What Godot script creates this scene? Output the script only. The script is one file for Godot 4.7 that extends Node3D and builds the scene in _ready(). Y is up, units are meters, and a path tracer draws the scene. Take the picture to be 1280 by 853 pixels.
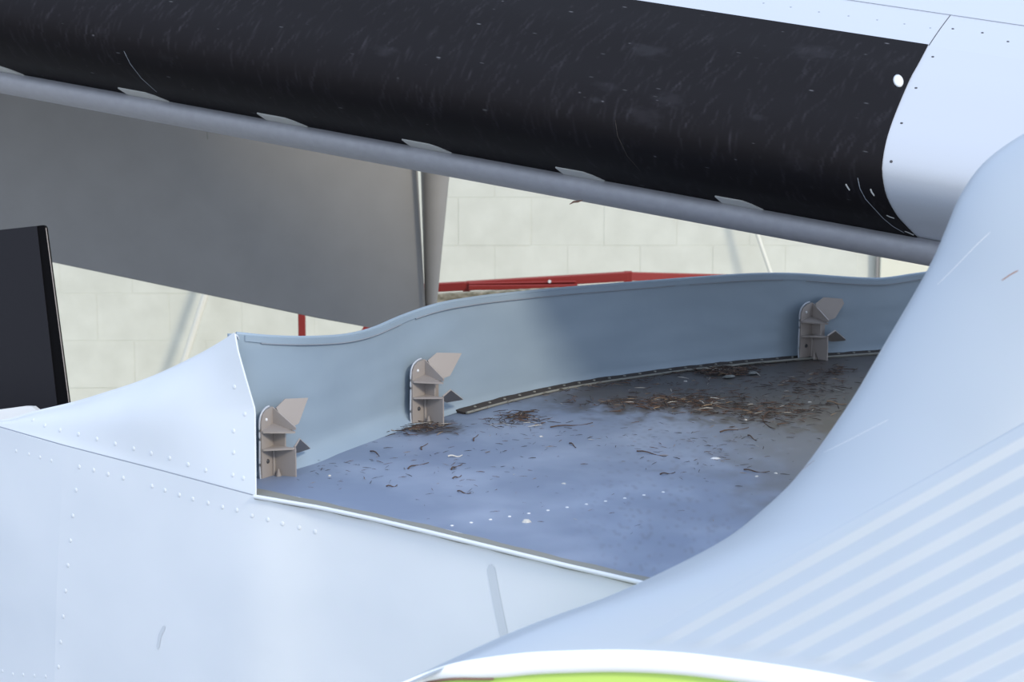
extends Node3D
# Parked aircraft seen from close by: an open bay in a rivetted pod, a flared cowling in front of it,
# a wing with a black leading-edge boot above it and a painted block wall behind.
# Lengths in metres. The camera is 2.23 m up and looks 10.5 degrees down; F is its focal length in pixels of a 1280 x 853 picture.
const F := 3000.0
const CAM := Vector3(0, 2.23, 0)
const PITCH := 0.18326
const TRAY_Y := 1.0
var cb: Basis
var rng := RandomNumberGenerator.new()
var noise := FastNoiseLite.new()
var M := {}

# ---------------------------------------------------------------- measuring
func P(px: float, py: float, d: float) -> Vector3:
	return CAM + cb * Vector3((px - 640.0) / F * d, -(py - 426.5) / F * d, -d)

func proj(w: Vector3) -> Vector3:
	var c := cb.transposed() * (w - CAM)
	return Vector3(640.0 - c.x / c.z * F, 426.5 + c.y / c.z * F, -c.z)

func Q(px: float, py: float, y: float) -> Vector3:   # on the level plane at height y
	var r := cb * Vector3((px - 640.0) / F, -(py - 426.5) / F, -1.0)
	return CAM + r * ((y - CAM.y) / r.y)

func onz(px: float, py: float, z: float) -> Vector3:  # on the upright plane at z
	var r := cb * Vector3((px - 640.0) / F, -(py - 426.5) / F, -1.0)
	return CAM + r * ((z - CAM.z) / r.z)

func along(pts: Array, t: float):      # polyline at t in 0..1, by length
	var n := pts.size()
	var total := 0.0
	var seg := []
	for i in n - 1:
		var l: float = (pts[i + 1] - pts[i]).length()
		seg.append(l)
		total += l
	var want := t * total
	for i in n - 1:
		if want <= seg[i] or i == n - 2:
			return pts[i].lerp(pts[i + 1], want / maxf(seg[i], 1e-9))
		want -= seg[i]

func smooth_line(pts: Array, n: int) -> Array:   # Catmull-Rom through the points, n samples evenly by length
	var fine := []
	var m := pts.size()
	for i in m - 1:
		for k in 12:
			fine.append(pts[i].cubic_interpolate(pts[i + 1], pts[maxi(i - 1, 0)], pts[mini(i + 2, m - 1)], k / 12.0))
	fine.append(pts[m - 1])
	var out := []
	for i in n:
		out.append(along(fine, float(i) / (n - 1)))
	return out

func yat(pts: Array, x: float) -> float:
	if x <= pts[0].x:
		return pts[0].y
	for i in pts.size() - 1:
		if x <= pts[i + 1].x:
			return lerpf(pts[i].y, pts[i + 1].y, (x - pts[i].x) / (pts[i + 1].x - pts[i].x))
	return pts[-1].y

# ---------------------------------------------------------------- mesh building
class MB:
	var v := PackedVector3Array()
	var n := PackedVector3Array()
	var uv := PackedVector2Array()
	var col := PackedColorArray()
	var ix := PackedInt32Array()
	var colored := false
	func vert(p: Vector3, nn: Vector3, t := Vector2.ZERO, c := Color.WHITE) -> int:
		v.append(p)
		n.append(nn)
		uv.append(t)
		col.append(c)
		return v.size() - 1
	func tri(a: int, b: int, c: int) -> void:
		if (v[b] - v[a]).cross(v[c] - v[a]).dot(n[a] + n[b] + n[c]) > 0.0:
			ix.append_array([a, c, b])
		else:
			ix.append_array([a, b, c])
	func flat(pts: Array, nn: Vector3) -> void:       # convex flat face
		var f := v.size()
		for p in pts:
			vert(p, nn)
		for i in range(1, pts.size() - 1):
			tri(f, f + i, f + i + 1)
	func mesh() -> ArrayMesh:
		var a := []
		a.resize(Mesh.ARRAY_MAX)
		a[Mesh.ARRAY_VERTEX] = v
		a[Mesh.ARRAY_NORMAL] = n
		a[Mesh.ARRAY_TEX_UV] = uv
		if colored:
			a[Mesh.ARRAY_COLOR] = col
		a[Mesh.ARRAY_INDEX] = ix
		var m := ArrayMesh.new()
		m.add_surface_from_arrays(Mesh.PRIMITIVE_TRIANGLES, a)
		return m

func grid_normals(rows: Array, towards: Vector3) -> Array:
	var out := []
	var h := rows.size()
	var w: int = rows[0].size()
	var sum := 0.0
	for j in h:
		var line := []
		for i in w:
			var du: Vector3 = rows[j][mini(i + 1, w - 1)] - rows[j][maxi(i - 1, 0)]
			var dv: Vector3 = rows[mini(j + 1, h - 1)][i] - rows[maxi(j - 1, 0)][i]
			var nn := du.cross(dv)
			nn = nn.normalized() if nn.length() > 1e-12 else Vector3.ZERO
			line.append(nn)
			sum += nn.dot((towards - rows[j][i]).normalized())
		out.append(line)
	for j in h:
		for i in w:
			if sum < 0.0:
				out[j][i] = -out[j][i]
			if out[j][i] == Vector3.ZERO:
				out[j][i] = out[clampi(j, 1, h - 2)][clampi(i, 1, w - 2)]
	return out

# a sheet of thickness th whose front is the grid rows; surf keeps rows and normals for hit()
func shell(rows: Array, th: float, towards := CAM, colors := []) -> Dictionary:
	var mb := MB.new()
	var ns := grid_normals(rows, towards)
	var h := rows.size()
	var w: int = rows[0].size()
	mb.colored = colors.size() > 0
	for side in 2:
		var f := mb.v.size()
		for j in h:
			for i in w:
				var nn: Vector3 = ns[j][i]
				var c: Color = colors[j][i] if mb.colored else Color.WHITE
				var t := Vector2(float(i) / (w - 1), float(j) / (h - 1))
				if side == 0:
					mb.vert(rows[j][i], nn, t, c)
				else:
					mb.vert(rows[j][i] - nn * th, -nn, t, c)
		for j in h - 1:
			for i in w - 1:
				var a := f + j * w + i
				mb.tri(a, a + 1, a + w)
				mb.tri(a + 1, a + w + 1, a + w)
	var ring := []
	for i in w - 1:
		ring.append([0, i, 0, i + 1])
		ring.append([h - 1, i, h - 1, i + 1])
	for j in h - 1:
		ring.append([j, 0, j + 1, 0])
		ring.append([j, w - 1, j + 1, w - 1])
	for r in ring:
		var a: Vector3 = rows[r[0]][r[1]]
		var b: Vector3 = rows[r[2]][r[3]]
		var na: Vector3 = ns[r[0]][r[1]]
		var nb: Vector3 = ns[r[2]][r[3]]
		var e := (b - a).cross(na).normalized()
		var mid: Vector3 = rows[h / 2][w / 2]
		if e.dot(a - mid) < 0.0:
			e = -e
		mb.flat([a, b, b - nb * th, a - na * th], e)
	return {"mesh": mb.mesh(), "rows": rows, "n": ns}

# where the sight line through a pixel meets a grid: [point, normal]
func hit(s: Dictionary, px: float, py: float) -> Array:
	if not s.has("p"):
		s.p = []
		for r in s.rows:
			var line := []
			for v in r:
				line.append(proj(v))
			s.p.append(line)
	var best := []
	var near := 1e9
	var q := Vector2(px, py)
	for j in s.p.size() - 1:
		for i in s.p[j].size() - 1:
			for k in 2:
				var ids := [[j, i], [j, i + 1], [j + 1, i]] if k == 0 else [[j, i + 1], [j + 1, i + 1], [j + 1, i]]
				var a: Vector3 = s.p[ids[0][0]][ids[0][1]]
				var b: Vector3 = s.p[ids[1][0]][ids[1][1]]
				var c: Vector3 = s.p[ids[2][0]][ids[2][1]]
				if px < minf(a.x, minf(b.x, c.x)) or px > maxf(a.x, maxf(b.x, c.x)) or py < minf(a.y, minf(b.y, c.y)) or py > maxf(a.y, maxf(b.y, c.y)):
					continue
				var a2 := Vector2(a.x, a.y)
				var e1 := Vector2(b.x, b.y) - a2
				var e2 := Vector2(c.x, c.y) - a2
				var den := e1.cross(e2)
				if absf(den) < 1e-9:
					continue
				var u := (q - a2).cross(e2) / den
				var v2 := e1.cross(q - a2) / den
				if u < -0.001 or v2 < -0.001 or u + v2 > 1.001:
					continue
				var d := a.z + u * (b.z - a.z) + v2 * (c.z - a.z)
				if d < near:
					near = d
					var o: Array = []
					for id in ids:
						o.append([s.rows[id[0]][id[1]], s.n[id[0]][id[1]]])
					best = [o[0][0] * (1 - u - v2) + o[1][0] * u + o[2][0] * v2, (o[0][1] * (1 - u - v2) + o[1][1] * u + o[2][1] * v2).normalized()]
	return best

func tube(mb: MB, pts: Array, r: Array, sides := 10, squash := 1.0, up := Vector3.UP) -> void:
	var f := mb.v.size()
	var m := pts.size()
	for i in m:
		var d: Vector3 = (pts[mini(i + 1, m - 1)] - pts[maxi(i - 1, 0)]).normalized()
		var x := d.cross(up).normalized()
		if x.length() < 0.1:
			x = d.cross(Vector3.RIGHT).normalized()
		var y := x.cross(d).normalized()
		for k in sides + 1:
			var a := TAU * k / sides
			var nn := x * cos(a) + y * sin(a)
			mb.vert(pts[i] + x * cos(a) * r[i] + y * sin(a) * r[i] * squash, nn, Vector2(float(k) / sides, float(i) / (m - 1)))
	for i in m - 1:
		for k in sides:
			var a := f + i * (sides + 1) + k
			mb.tri(a, a + 1, a + sides + 1)
			mb.tri(a + 1, a + sides + 2, a + sides + 1)
	for e in [0, m - 1]:
		var d: Vector3 = (pts[1] - pts[0]) if e == 0 else (pts[m - 2] - pts[m - 1])
		var ring := []
		for k in sides:
			ring.append(mb.v[f + e * (sides + 1) + k])
		mb.flat(ring, -d.normalized())

func box(mb: MB, c: Vector3, hx: Vector3, hy: Vector3, hz: Vector3, bev := 0.0) -> void:  # half axes; bev chamfers all edges
	var ax := [hx, hy, hz]
	var un := [hx.normalized(), hy.normalized(), hz.normalized()]
	for k in 3:
		var a: Vector3 = ax[(k + 1) % 3]
		var b: Vector3 = ax[(k + 2) % 3]
		var ai: Vector3 = a - un[(k + 1) % 3] * bev
		var bi: Vector3 = b - un[(k + 2) % 3] * bev
		for s in [-1.0, 1.0]:
			var o: Vector3 = c + ax[k] * s
			mb.flat([o + ai + bi, o - ai + bi, o - ai - bi, o + ai - bi], un[k] * s)
			if bev > 0.0:
				for s2 in [-1.0, 1.0]:
					var e1: Vector3 = c + ax[k] * s + ai * s2
					var e2: Vector3 = c + (ax[k] - un[k] * bev) * s + a * s2
					mb.flat([e1 + bi, e1 - bi, e2 - bi, e2 + bi], (un[k] * s + un[(k + 1) % 3] * s2).normalized())
	if bev > 0.0:
		for sx in [-1.0, 1.0]:
			for sy in [-1.0, 1.0]:
				for sz in [-1.0, 1.0]:
					var o: Vector3 = c + hx * sx + hy * sy + hz * sz
					var X: Vector3 = un[0] * sx * bev
					var Y: Vector3 = un[1] * sy * bev
					var Z: Vector3 = un[2] * sz * bev
					mb.flat([o - X - Y, o - Y - Z, o - X - Z], (X + Y + Z).normalized())

func bar(mb: MB, a: Vector3, b: Vector3, wide: float, high: float, up := Vector3.UP, bev := 0.002) -> void:
	var d := (b - a)
	var x := d.cross(up).normalized()
	var y := x.cross(d).normalized()
	box(mb, (a + b) / 2.0, d / 2.0, y * high / 2.0, x * wide / 2.0, bev)

func prism(mb: MB, poly: Array, off: Vector3) -> void:   # flat outline (any shape) given in space, extruded by off
	var nn := off.normalized()
	var x: Vector3 = nn.cross(Vector3.UP)
	if x.length() < 0.1:
		x = nn.cross(Vector3.RIGHT)
	x = x.normalized()
	var y := nn.cross(x)
	var flat2 := PackedVector2Array()
	for p in poly:
		flat2.append(Vector2(p.dot(x), p.dot(y)))
	var t := Geometry2D.triangulate_polygon(flat2)
	for s in 2:
		for k in range(0, t.size(), 3):
			var o := off * float(s)
			mb.flat([poly[t[k]] + o, poly[t[k + 1]] + o, poly[t[k + 2]] + o], nn if s == 1 else -nn)
	var turn := 0.0
	for i in poly.size():
		turn += flat2[i].cross(flat2[(i + 1) % poly.size()])
	for i in poly.size():
		var a: Vector3 = poly[i]
		var b: Vector3 = poly[(i + 1) % poly.size()]
		var e := (b - a).cross(nn).normalized() * (1.0 if turn > 0.0 else -1.0)
		if x.cross(y).dot(nn) < 0.0:
			e = -e
		mb.flat([a, b, b + off, a + off], e)

func dome(r: float, high: float, sides := 10, steps := 3) -> ArrayMesh:   # rivet head on the y = 0 plane
	var mb := MB.new()
	for j in steps + 1:
		var a := PI / 2 * j / steps
		for k in sides + 1:
			var b := TAU * k / sides
			mb.vert(Vector3(cos(a) * cos(b) * r, sin(a) * high, cos(a) * sin(b) * r), Vector3(cos(a) * cos(b) * high, sin(a) * r, cos(a) * sin(b) * high).normalized())
	for j in steps:
		for k in sides:
			var a := j * (sides + 1) + k
			mb.tri(a, a + 1, a + sides + 1)
			if j < steps - 1:
				mb.tri(a + 1, a + sides + 2, a + sides + 1)
	return mb.mesh()

# ---------------------------------------------------------------- objects
var used := {}
func put(called: String, mesh: Mesh, m: Material, parent: Node3D = null, at := Transform3D()) -> MeshInstance3D:
	var o := MeshInstance3D.new()
	var p := parent if parent else self
	var key := "%s/%s" % [p.get_instance_id(), called]
	var n: int = used.get(key, 0)
	used[key] = n + 1
	o.name = called if n == 0 else "%s_%03d" % [called, n]
	o.mesh = mesh
	o.material_override = m
	o.set_surface_override_material(0, m)
	o.material_override = null
	o.transform = at
	o.cast_shadow = GeometryInstance3D.SHADOW_CASTING_SETTING_ON
	p.add_child(o, true)
	return o

func local(mesh: ArrayMesh, root: Node3D) -> ArrayMesh:
	return mesh

func thing(called: String, label: String, category: String, at := Vector3.ZERO, group := "") -> Node3D:
	var o := Node3D.new()
	var n: int = used.get("top/" + called, 0)
	used["top/" + called] = n + 1
	o.name = called if n == 0 else "%s_%03d" % [called, n]
	add_child(o, true)
	o.position = at
	tag(o, label, category, group)
	return o

func tag(o: Node3D, label: String, category: String, group := "") -> void:
	o.set_meta("label", label)
	o.set_meta("category", category)
	if group:
		o.set_meta("group", group)

# parts are measured in the world; this puts one under a thing whose node stands elsewhere
func part(called: String, mesh: Mesh, m: Material, parent: Node3D, at := Transform3D()) -> MeshInstance3D:
	var base := Transform3D()
	var p: Node = parent
	while p != self:
		base = p.transform * base
		p = p.get_parent()
	return put(called, mesh, m, parent, base.affine_inverse() * at)

func stuck(at: Array, off := 0.0, turn := 0.0) -> Transform3D:    # frame whose y is the surface normal
	var y: Vector3 = at[1]
	var x := Vector3.RIGHT
	x = (x - y * x.dot(y)).normalized()
	return Transform3D(Basis(x, y, x.cross(y)) * Basis(Vector3.UP, turn), at[0] + y * off)

func mat(called: String, c: Color, rough := 0.6, metal := 0.0) -> StandardMaterial3D:   # c in linear values
	var m := StandardMaterial3D.new()
	m.resource_name = called
	m.albedo_color = c.linear_to_srgb()
	m.roughness = rough
	m.metallic = metal
	M[called] = m
	return m

func noise_tex(freq: float, lo: Color, hi: Color, size := 512, oct := 4, sd := 1) -> NoiseTexture2D:
	var n := FastNoiseLite.new()
	n.noise_type = FastNoiseLite.TYPE_SIMPLEX
	n.frequency = freq
	n.fractal_octaves = oct
	n.seed = sd
	var t := NoiseTexture2D.new()
	t.width = size
	t.height = size
	t.seamless = true
	t.noise = n
	var g := Gradient.new()
	g.set_color(0, lo)
	g.set_color(1, hi)
	t.color_ramp = g
	return t

func grime(m: StandardMaterial3D, t: Texture2D, scale: float) -> void:
	m.albedo_texture = t
	m.uv1_triplanar = true
	m.uv1_world_triplanar = true
	m.uv1_scale = Vector3.ONE * scale

# ---------------------------------------------------------------- the scene
func _ready() -> void:
	rng.seed = 7
	noise.seed = 3
	noise.frequency = 1.0
	noise.fractal_octaves = 4
	cb = Basis(Vector3.RIGHT, -PITCH)
	var cam := Camera3D.new()
	cam.name = "camera"
	cam.fov = rad_to_deg(2.0 * atan(426.5 / F))
	cam.near = 0.1
	cam.far = 200.0
	cam.transform = Transform3D(cb, CAM)
	add_child(cam)
	cam.current = true
	var lens := CameraAttributesPhysical.new()
	lens.frustum_focal_length = 12.0 / (426.5 / F)
	lens.frustum_focus_distance = 5.6
	lens.exposure_aperture = 8.0
	cam.attributes = lens
	var env := Environment.new()
	env.background_mode = Environment.BG_SKY
	var sm := ProceduralSkyMaterial.new()
	sm.sky_top_color = Color(0.58, 0.71, 0.95).linear_to_srgb()
	sm.sky_horizon_color = Color(0.85, 0.92, 1.0).linear_to_srgb()
	sm.ground_bottom_color = Color(0.30, 0.30, 0.29).linear_to_srgb()
	sm.ground_horizon_color = Color(0.42, 0.42, 0.42).linear_to_srgb()
	sm.sky_energy_multiplier = 1.3
	var sky := Sky.new()
	sky.sky_material = sm
	env.sky = sky
	env.tonemap_mode = Environment.TONE_MAPPER_LINEAR
	env.tonemap_exposure = 1.0
	env.sdfgi_enabled = true
	env.ssao_enabled = true
	env.ssil_enabled = true
	var we := WorldEnvironment.new()
	we.name = "world_environment"
	we.environment = env
	add_child(we)
	var sun := DirectionalLight3D.new()
	sun.name = "sun"
	sun.light_color = Color(1.0, 0.96, 0.88)
	sun.light_energy = 0.7
	sun.light_angular_distance = 10.0
	sun.shadow_enabled = true
	add_child(sun)
	sun.look_at_from_position(Vector3.ZERO, -Vector3(0.52, 0.56, 0.645))
	materials()
	setting()
	wing()
	flap()
	pod()
	cowling()
	background()
	litter()

func materials() -> void:
	grime(mat("outer paint", Color(0.68, 0.70, 0.72), 0.5), noise_tex(0.006, Color(0.93, 0.94, 0.95), Color(1, 1, 1)), 0.6)
	grime(mat("inner paint", Color(0.272, 0.342, 0.412), 0.5), noise_tex(0.006, Color(0.93, 0.94, 0.95), Color(1, 1, 1), 512, 4, 5), 1.2)
	grime(mat("cowling paint", Color(0.355, 0.40, 0.45), 0.45), noise_tex(0.004, Color(0.95, 0.955, 0.96), Color(1, 1, 1), 512, 3, 51), 0.8)
	mat("tray paint", Color(1, 1, 1), 0.42).vertex_color_use_as_albedo = true
	mat("wing paint", Color(0.43, 0.455, 0.50), 0.38)
	grime(mat("strip paint", Color(0.375, 0.375, 0.40), 0.6), noise_tex(0.03, Color(0.93, 0.93, 0.93), Color(1, 1, 1), 512, 4, 8), 2.0)
	mat("lip paint", Color(0.90, 0.90, 0.90), 0.3)
	mat("liner", Color(0.50, 0.70, 0.14), 0.5)
	mat("seal", Color(0.25, 0.14, 0.10), 0.7)
	grime(mat("flap paint", Color(0.255, 0.245, 0.232), 0.6), noise_tex(0.01, Color(0.96, 0.96, 0.96), Color(1, 1, 1), 512, 4, 11), 1.0)
	mat("black", Color(0.014, 0.014, 0.018), 0.35)
	M.black.metallic_specular = 0.25
	mat("black edge", Color(0.005, 0.005, 0.006), 0.6).metallic_specular = 0.1
	mat("bare metal", Color(0.30, 0.265, 0.245), 0.5)
	mat("sealant", Color(0.19, 0.19, 0.17), 0.8)
	mat("dark sealant", Color(0.035, 0.028, 0.025), 0.9)
	mat("groove", Color(0.25, 0.275, 0.31), 0.8)
	mat("pale mark", Color(0.62, 0.62, 0.62), 0.6)
	mat("tab", Color(0.47, 0.47, 0.45), 0.6)
	mat("dark screw", Color(0.05, 0.05, 0.055), 0.6)
	mat("red paint", Color(0.23, 0.018, 0.014), 0.5)
	grime(mat("wall paint", Color(0.645, 0.65, 0.57), 0.8), noise_tex(0.01, Color(0.95, 0.95, 0.945), Color(1, 1, 1), 512, 4, 21), 1.0)
	mat("wall cream", Color(0.68, 0.665, 0.54), 0.8)
	mat("pole paint", Color(0.66, 0.65, 0.57), 0.6)
	grime(mat("timber", Color(0.40, 0.37, 0.30), 0.85), noise_tex(0.03, Color(0.5, 0.5, 0.45), Color(1, 1, 1), 256, 4, 31), 3.0)
	grime(mat("concrete", Color(0.46, 0.45, 0.43), 0.9), noise_tex(0.02, Color(0.9, 0.9, 0.9), Color(1, 1, 1), 512, 5, 41), 0.7)
	mat("twig", Color(0.075, 0.045, 0.032), 0.9)
	mat("chip", Color(0.50, 0.48, 0.44), 0.7)
	mat("leaf", Color(0.16, 0.17, 0.16), 0.8)
	mat("litter", Color(1, 1, 1), 0.9).vertex_color_use_as_albedo = true
	# rubber: long fine scuffs across the boot
	var im := Image.create(1024, 512, false, Image.FORMAT_RGB8)
	im.fill(Color(0.098, 0.088, 0.098))
	for k in 5200:
		var x := rng.randi_range(0, 1023)
		var y := rng.randi_range(0, 511)
		var l := rng.randi_range(8, 60)
		var lean := rng.randf_range(-0.04, 0.12)
		var s := rng.randf_range(0.0, 0.045)
		for i in l:
			var xx := posmod(x + int(i * lean), 1024)
			var yy := y + i
			if yy < 512:
				var c := im.get_pixel(xx, yy)
				var w := s * sin(PI * i / l)
				im.set_pixel(xx, yy, Color(c.r + w, c.g + w, c.b + w * 1.1))
	for k in 26:
		var cx := rng.randi_range(20, 1000)
		var cy := rng.randi_range(20, 330)
		var rad := rng.randi_range(4, 13)
		var lift := rng.randf_range(0.02, 0.075)
		for dy in range(-2 * rad, 2 * rad + 1):
			for dx in range(-rad, rad + 1):
				var f := 1.0 - Vector2(float(dx) / rad, 0.5 * dy / rad).length() + 0.5 * noise.get_noise_2d((cx + dx) * 0.15, (cy + dy) * 0.06)
				if f > 0.0 and cy + dy >= 0 and cx + dx < 1024:
					var c := im.get_pixel(cx + dx, cy + dy)
					var w := lift * minf(f, 0.7)
					im.set_pixel(cx + dx, cy + dy, Color(c.r + w, c.g + w * 1.05, c.b + w * 1.15))
	for k in 150:
		var x := rng.randi_range(0, 1022)
		var y := rng.randi_range(0, 510)
		var g := rng.randf_range(0.18, 0.34)
		im.fill_rect(Rect2i(x, y, rng.randi_range(1, 2), rng.randi_range(1, 3)), Color(g, g, g * 1.04))
	var rubber := mat("rubber", Color(1, 1, 1), 0.62)
	rubber.metallic_specular = 0.2
	rubber.albedo_texture = ImageTexture.create_from_image(im)

func setting() -> void:
	var mb := MB.new()
	box(mb, Vector3(0, -0.1, -6), Vector3(16, 0, 0), Vector3(0, 0.1, 0), Vector3(0, 0, 14))
	put("floor", mb.mesh(), M.concrete).set_meta("kind", "structure")
	mb = MB.new()
	box(mb, Vector3(0, 2.0, -9.96), Vector3(9, 0, 0), Vector3(0, 2.0, 0), Vector3(0, 0, 0.15))
	var wall := put("wall_back", mb.mesh(), M["wall paint"])
	wall.set_meta("kind", "structure")
	# painted blocks, 0.3 x 0.2, in running bond, each proud of its joints
	var y0 := onz(100, 427, -9.8).y
	var x0 := onz(121, 400, -9.8).x
	mb = MB.new()
	box(mb, Vector3.ZERO, Vector3(0.1494, 0, 0), Vector3(0, 0.0994, 0), Vector3(0, 0, 0.0045), 0.0011)
	var block := mb.mesh()
	for r in range(-1, 7):
		for k in range(-4, 12):
			var x := x0 + 0.15 + 0.3 * k - (0.15 if r % 2 != 0 else 0.0)
			var y := y0 + 0.1 + 0.2 * r
			if x > 1.36:
				continue
			part("block", block, M["wall paint"], wall, Transform3D(Basis(), Vector3(x, y, -9.8130 + rng.randf_range(-0.0006, 0.0006))))
	# smooth cream bay to the right of the joint
	mb = MB.new()
	var xr := onz(1099, 330, -9.79).x
	box(mb, Vector3(xr + 1.5, 1.5, -9.80), Vector3(1.5, 0, 0), Vector3(0, 1.5, 0), Vector3(0, 0, 0.035), 0.004)
	part("smooth_bay", mb.mesh(), M["wall cream"], wall)
	mb = MB.new()
	box(mb, Vector3(xr - 0.008, 1.5, -9.785), Vector3(0.007, 0, 0), Vector3(0, 1.5, 0), Vector3(0, 0, 0.012), 0.002)
	part("joint_bead", mb.mesh(), M["flap paint"], wall)

# ---------------------------------------------------------------- wing
var span: Vector3
func wing() -> void:
	var root := thing("aircraft_wing", "big wing above the open bay with a black rubber leading edge and white end fairing", "wing", P(640, 150, 5.8))
	span = P(0, 88, 6.35) - P(1147, 297, 5.45)
	var fwd := Vector3(span.z, 0, -span.x).normalized()
	if fwd.z < 0.0:
		fwd = -fwd
	var sec := []   # leading edge at the end of the boot, from the top skin round the nose to the boot's lower edge
	for q in [[1160, 57, 5.56], [1149, 78, 5.51], [1137, 100, 5.46], [1120, 140, 5.385], [1109, 172, 5.33], [1103.5, 200, 5.30], [1103, 220, 5.30], [1108, 245, 5.325], [1120, 268, 5.38], [1133, 283, 5.44], [1147, 297, 5.5]]:
		sec.append(P(q[0], q[1], q[2]))
	sec = smooth_line(sec, 41)
	var sheet := func(line: Array, u0: float, u1: float, n: int, lift: float) -> Array:
		var rows := []
		var c: Vector3 = line[line.size() / 2] - fwd * 0.25
		for p in line:
			var r := []
			for i in n + 1:
				r.append(p + (p - c).normalized() * lift + span * lerpf(u0, u1, float(i) / n))
			rows.append(r)
		return rows
	var boot := shell(sheet.call(sec, 0.0, 2.1, 62, 0.003), 0.008)
	part("rubber_boot", boot.mesh, M.rubber, root).set_meta("label", "black scuffed rubber boot wrapped round the leading edge")
	var fair := shell(sheet.call(sec, -0.4, 0.0, 20, 0.0), 0.006)
	part("end_fairing", fair.mesh, M["wing paint"], root).set_meta("label", "smooth white fairing at the end of the rubber boot")
	# upper skin: a joggle strip behind the boot and the main skin behind the seam
	var back := -fwd
	var T: Vector3 = sec[0]
	var S1 := P(1187, 19, 5.68)
	var top2 := [S1 + Vector3(0, 0.002, 0), P(1200, -10, 5.78), P(1222, -40, 5.9), P(1245, -70, 6.05)]
	var strip := shell(sheet.call(smooth_line([T, T.lerp(S1, 0.5) + Vector3(0, 0.002, 0), S1], 7), 0.0, 2.1, 20, 0.0), 0.006)
	part("skin_strip", strip.mesh, M["wing paint"], root)
	var strip2 := shell(sheet.call(smooth_line([T, T.lerp(S1, 0.5) + Vector3(0, 0.002, 0), S1], 7), -0.4, -0.0012, 20, 0.0), 0.006)
	part("skin_panel", strip2.mesh, M["wing paint"], root)
	var skin := shell(sheet.call(smooth_line(top2, 14), -0.4, 2.1, 20, 0.0), 0.006)
	part("upper_skin", skin.mesh, M["wing paint"], root)
	# rounded grey strip below the boot, running back as the lower skin
	var low := []
	for q in [[1147, 297, 5.495], [1148.5, 303, 5.478], [1151, 311, 5.474], [1155.5, 321, 5.486], [1160.5, 329, 5.512], [1167, 334, 5.56]]:
		low.append(P(q[0], q[1], q[2]))
	low = smooth_line(low, 13)
	var under := shell(sheet.call(low, -0.4, 2.1, 20, 0.0), 0.008)
	part("lower_strip", under.mesh, M["strip paint"], root).set_meta("label", "rounded grey strip along the underside of the boot")
	var last: Vector3 = low[12]
	var belly := [last, last + back * 0.25 + Vector3(0, 0.03, 0), last + back * 0.5 + Vector3(0, 0.10, 0)]
	part("lower_skin", shell(sheet.call(belly, -0.4, 2.1, 6, 0.0), 0.006, last + Vector3.DOWN * 3.0).mesh, M["strip paint"], root)
	var e: Vector3 = top2[3]
	part("rear_spar", shell(sheet.call([e, belly[2]], -0.4, 2.1, 4, 0.0), 0.006, last + back * 9.0).mesh, M["strip paint"], root)
	# pale tabs where the boot's lower edge is notched
	for x in [-18.0, 163, 336, 516, 707, 905]:
		var x2: float = x + 51
		var rows := []
		for j in 4:
			var r := []
			for i in 7:
				var f := float(i) / 6
				var k := float(j) / 3
				var bx := lerpf(x, x2, f)
				var b := bottom_u(sec[40], bx)
				var lift := k * (0.052 if f < 0.75 else 0.052 - 0.040 * (f - 0.75) * 4.0)
				var p: Vector3 = tab_at(sec, lift)
				var c: Vector3 = sec[20] - fwd * 0.25
				r.append(p + span * b + (p - c).normalized() * 0.0065)
			rows.append(r)
		part("edge_tab", shell(rows, 0.004).mesh, M.tab, root)
	# white spot, scuffs and torn flecks near the end of the boot
	var spot := hit(boot, 1123, 101)
	if spot:
		part("white_spot", dome(0.0115, 0.002, 20, 2), M["pale mark"], root, stuck(spot) * Transform3D(Basis.from_scale(Vector3(1, 1, 2.1)), Vector3.ZERO)).set_meta("label", "small round white sticker near the end of the boot")
	for q in [[[1088, 236], [1090, 241], [1093, 245]], [[1108, 269], [1112, 271], [1118, 273]], [[1131, 289], [1136, 291], [1142, 294]], [[1057, 230], [1060, 235], [1062, 238]]]:
		part("boot_nick", ribbon(boot, q, 0.0035, 0.0014), M.tab, root)
	part("scuff_line", ribbon(boot, [[1072, 222], [1075, 236], [1082, 249], [1092, 260], [1104, 273], [1116, 283], [1130, 291]], 0.0018, 0.001), M.groove, root)
	part("scuff_line", ribbon(boot, [[155, 64], [163, 80], [177, 98], [196, 115]], 0.0014, 0.001), M.groove, root)
	part("scuff_line", ribbon(boot, [[769, 150], [772, 170], [784, 195], [800, 213]], 0.0018, 0.001), M["dark sealant"], root)
	var screw := dome(0.0036, 0.0012, 8, 2)
	for q in [[1166, 71], [1145, 110], [1127, 154], [1114, 202]]:
		var h := hit(fair, q[0], q[1])
		if h:
			part("screw", screw, M["dark screw"], root, stuck(h))
	for q in [[1191, 36], [1228, 41], [1260, 52]]:
		var h := hit(strip2, q[0], q[1])
		if not h:
			h = hit(fair, q[0], q[1])
		if h:
			part("screw", screw, M["dark screw"], root, stuck(h))
	for q in [[989, 9], [1024, 15], [1061, 20], [1097, 25], [1131, 30], [1163, 35], [955, 4]]:
		var h := hit(strip, q[0], q[1])
		if h:
			part("flush_screw", screw, M.groove, root, stuck(h, -0.0006))
	torn(root)
	var w := hit(fair, 1163, 301)
	if w:
		part("rivet", dome(0.004, 0.002), M["pale mark"], root, stuck(w))

func torn(root: Node3D) -> void:
	var mb := MB.new()
	tube(mb, [P(728, 250.5, 5.79), P(722, 252, 5.785), P(717, 252.5, 5.78), P(712, 255.5, 5.78)], [0.001, 0.003, 0.0025, 0.001], 6)
	part("torn_flake", mb.mesh(), M.seal, root)

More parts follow.
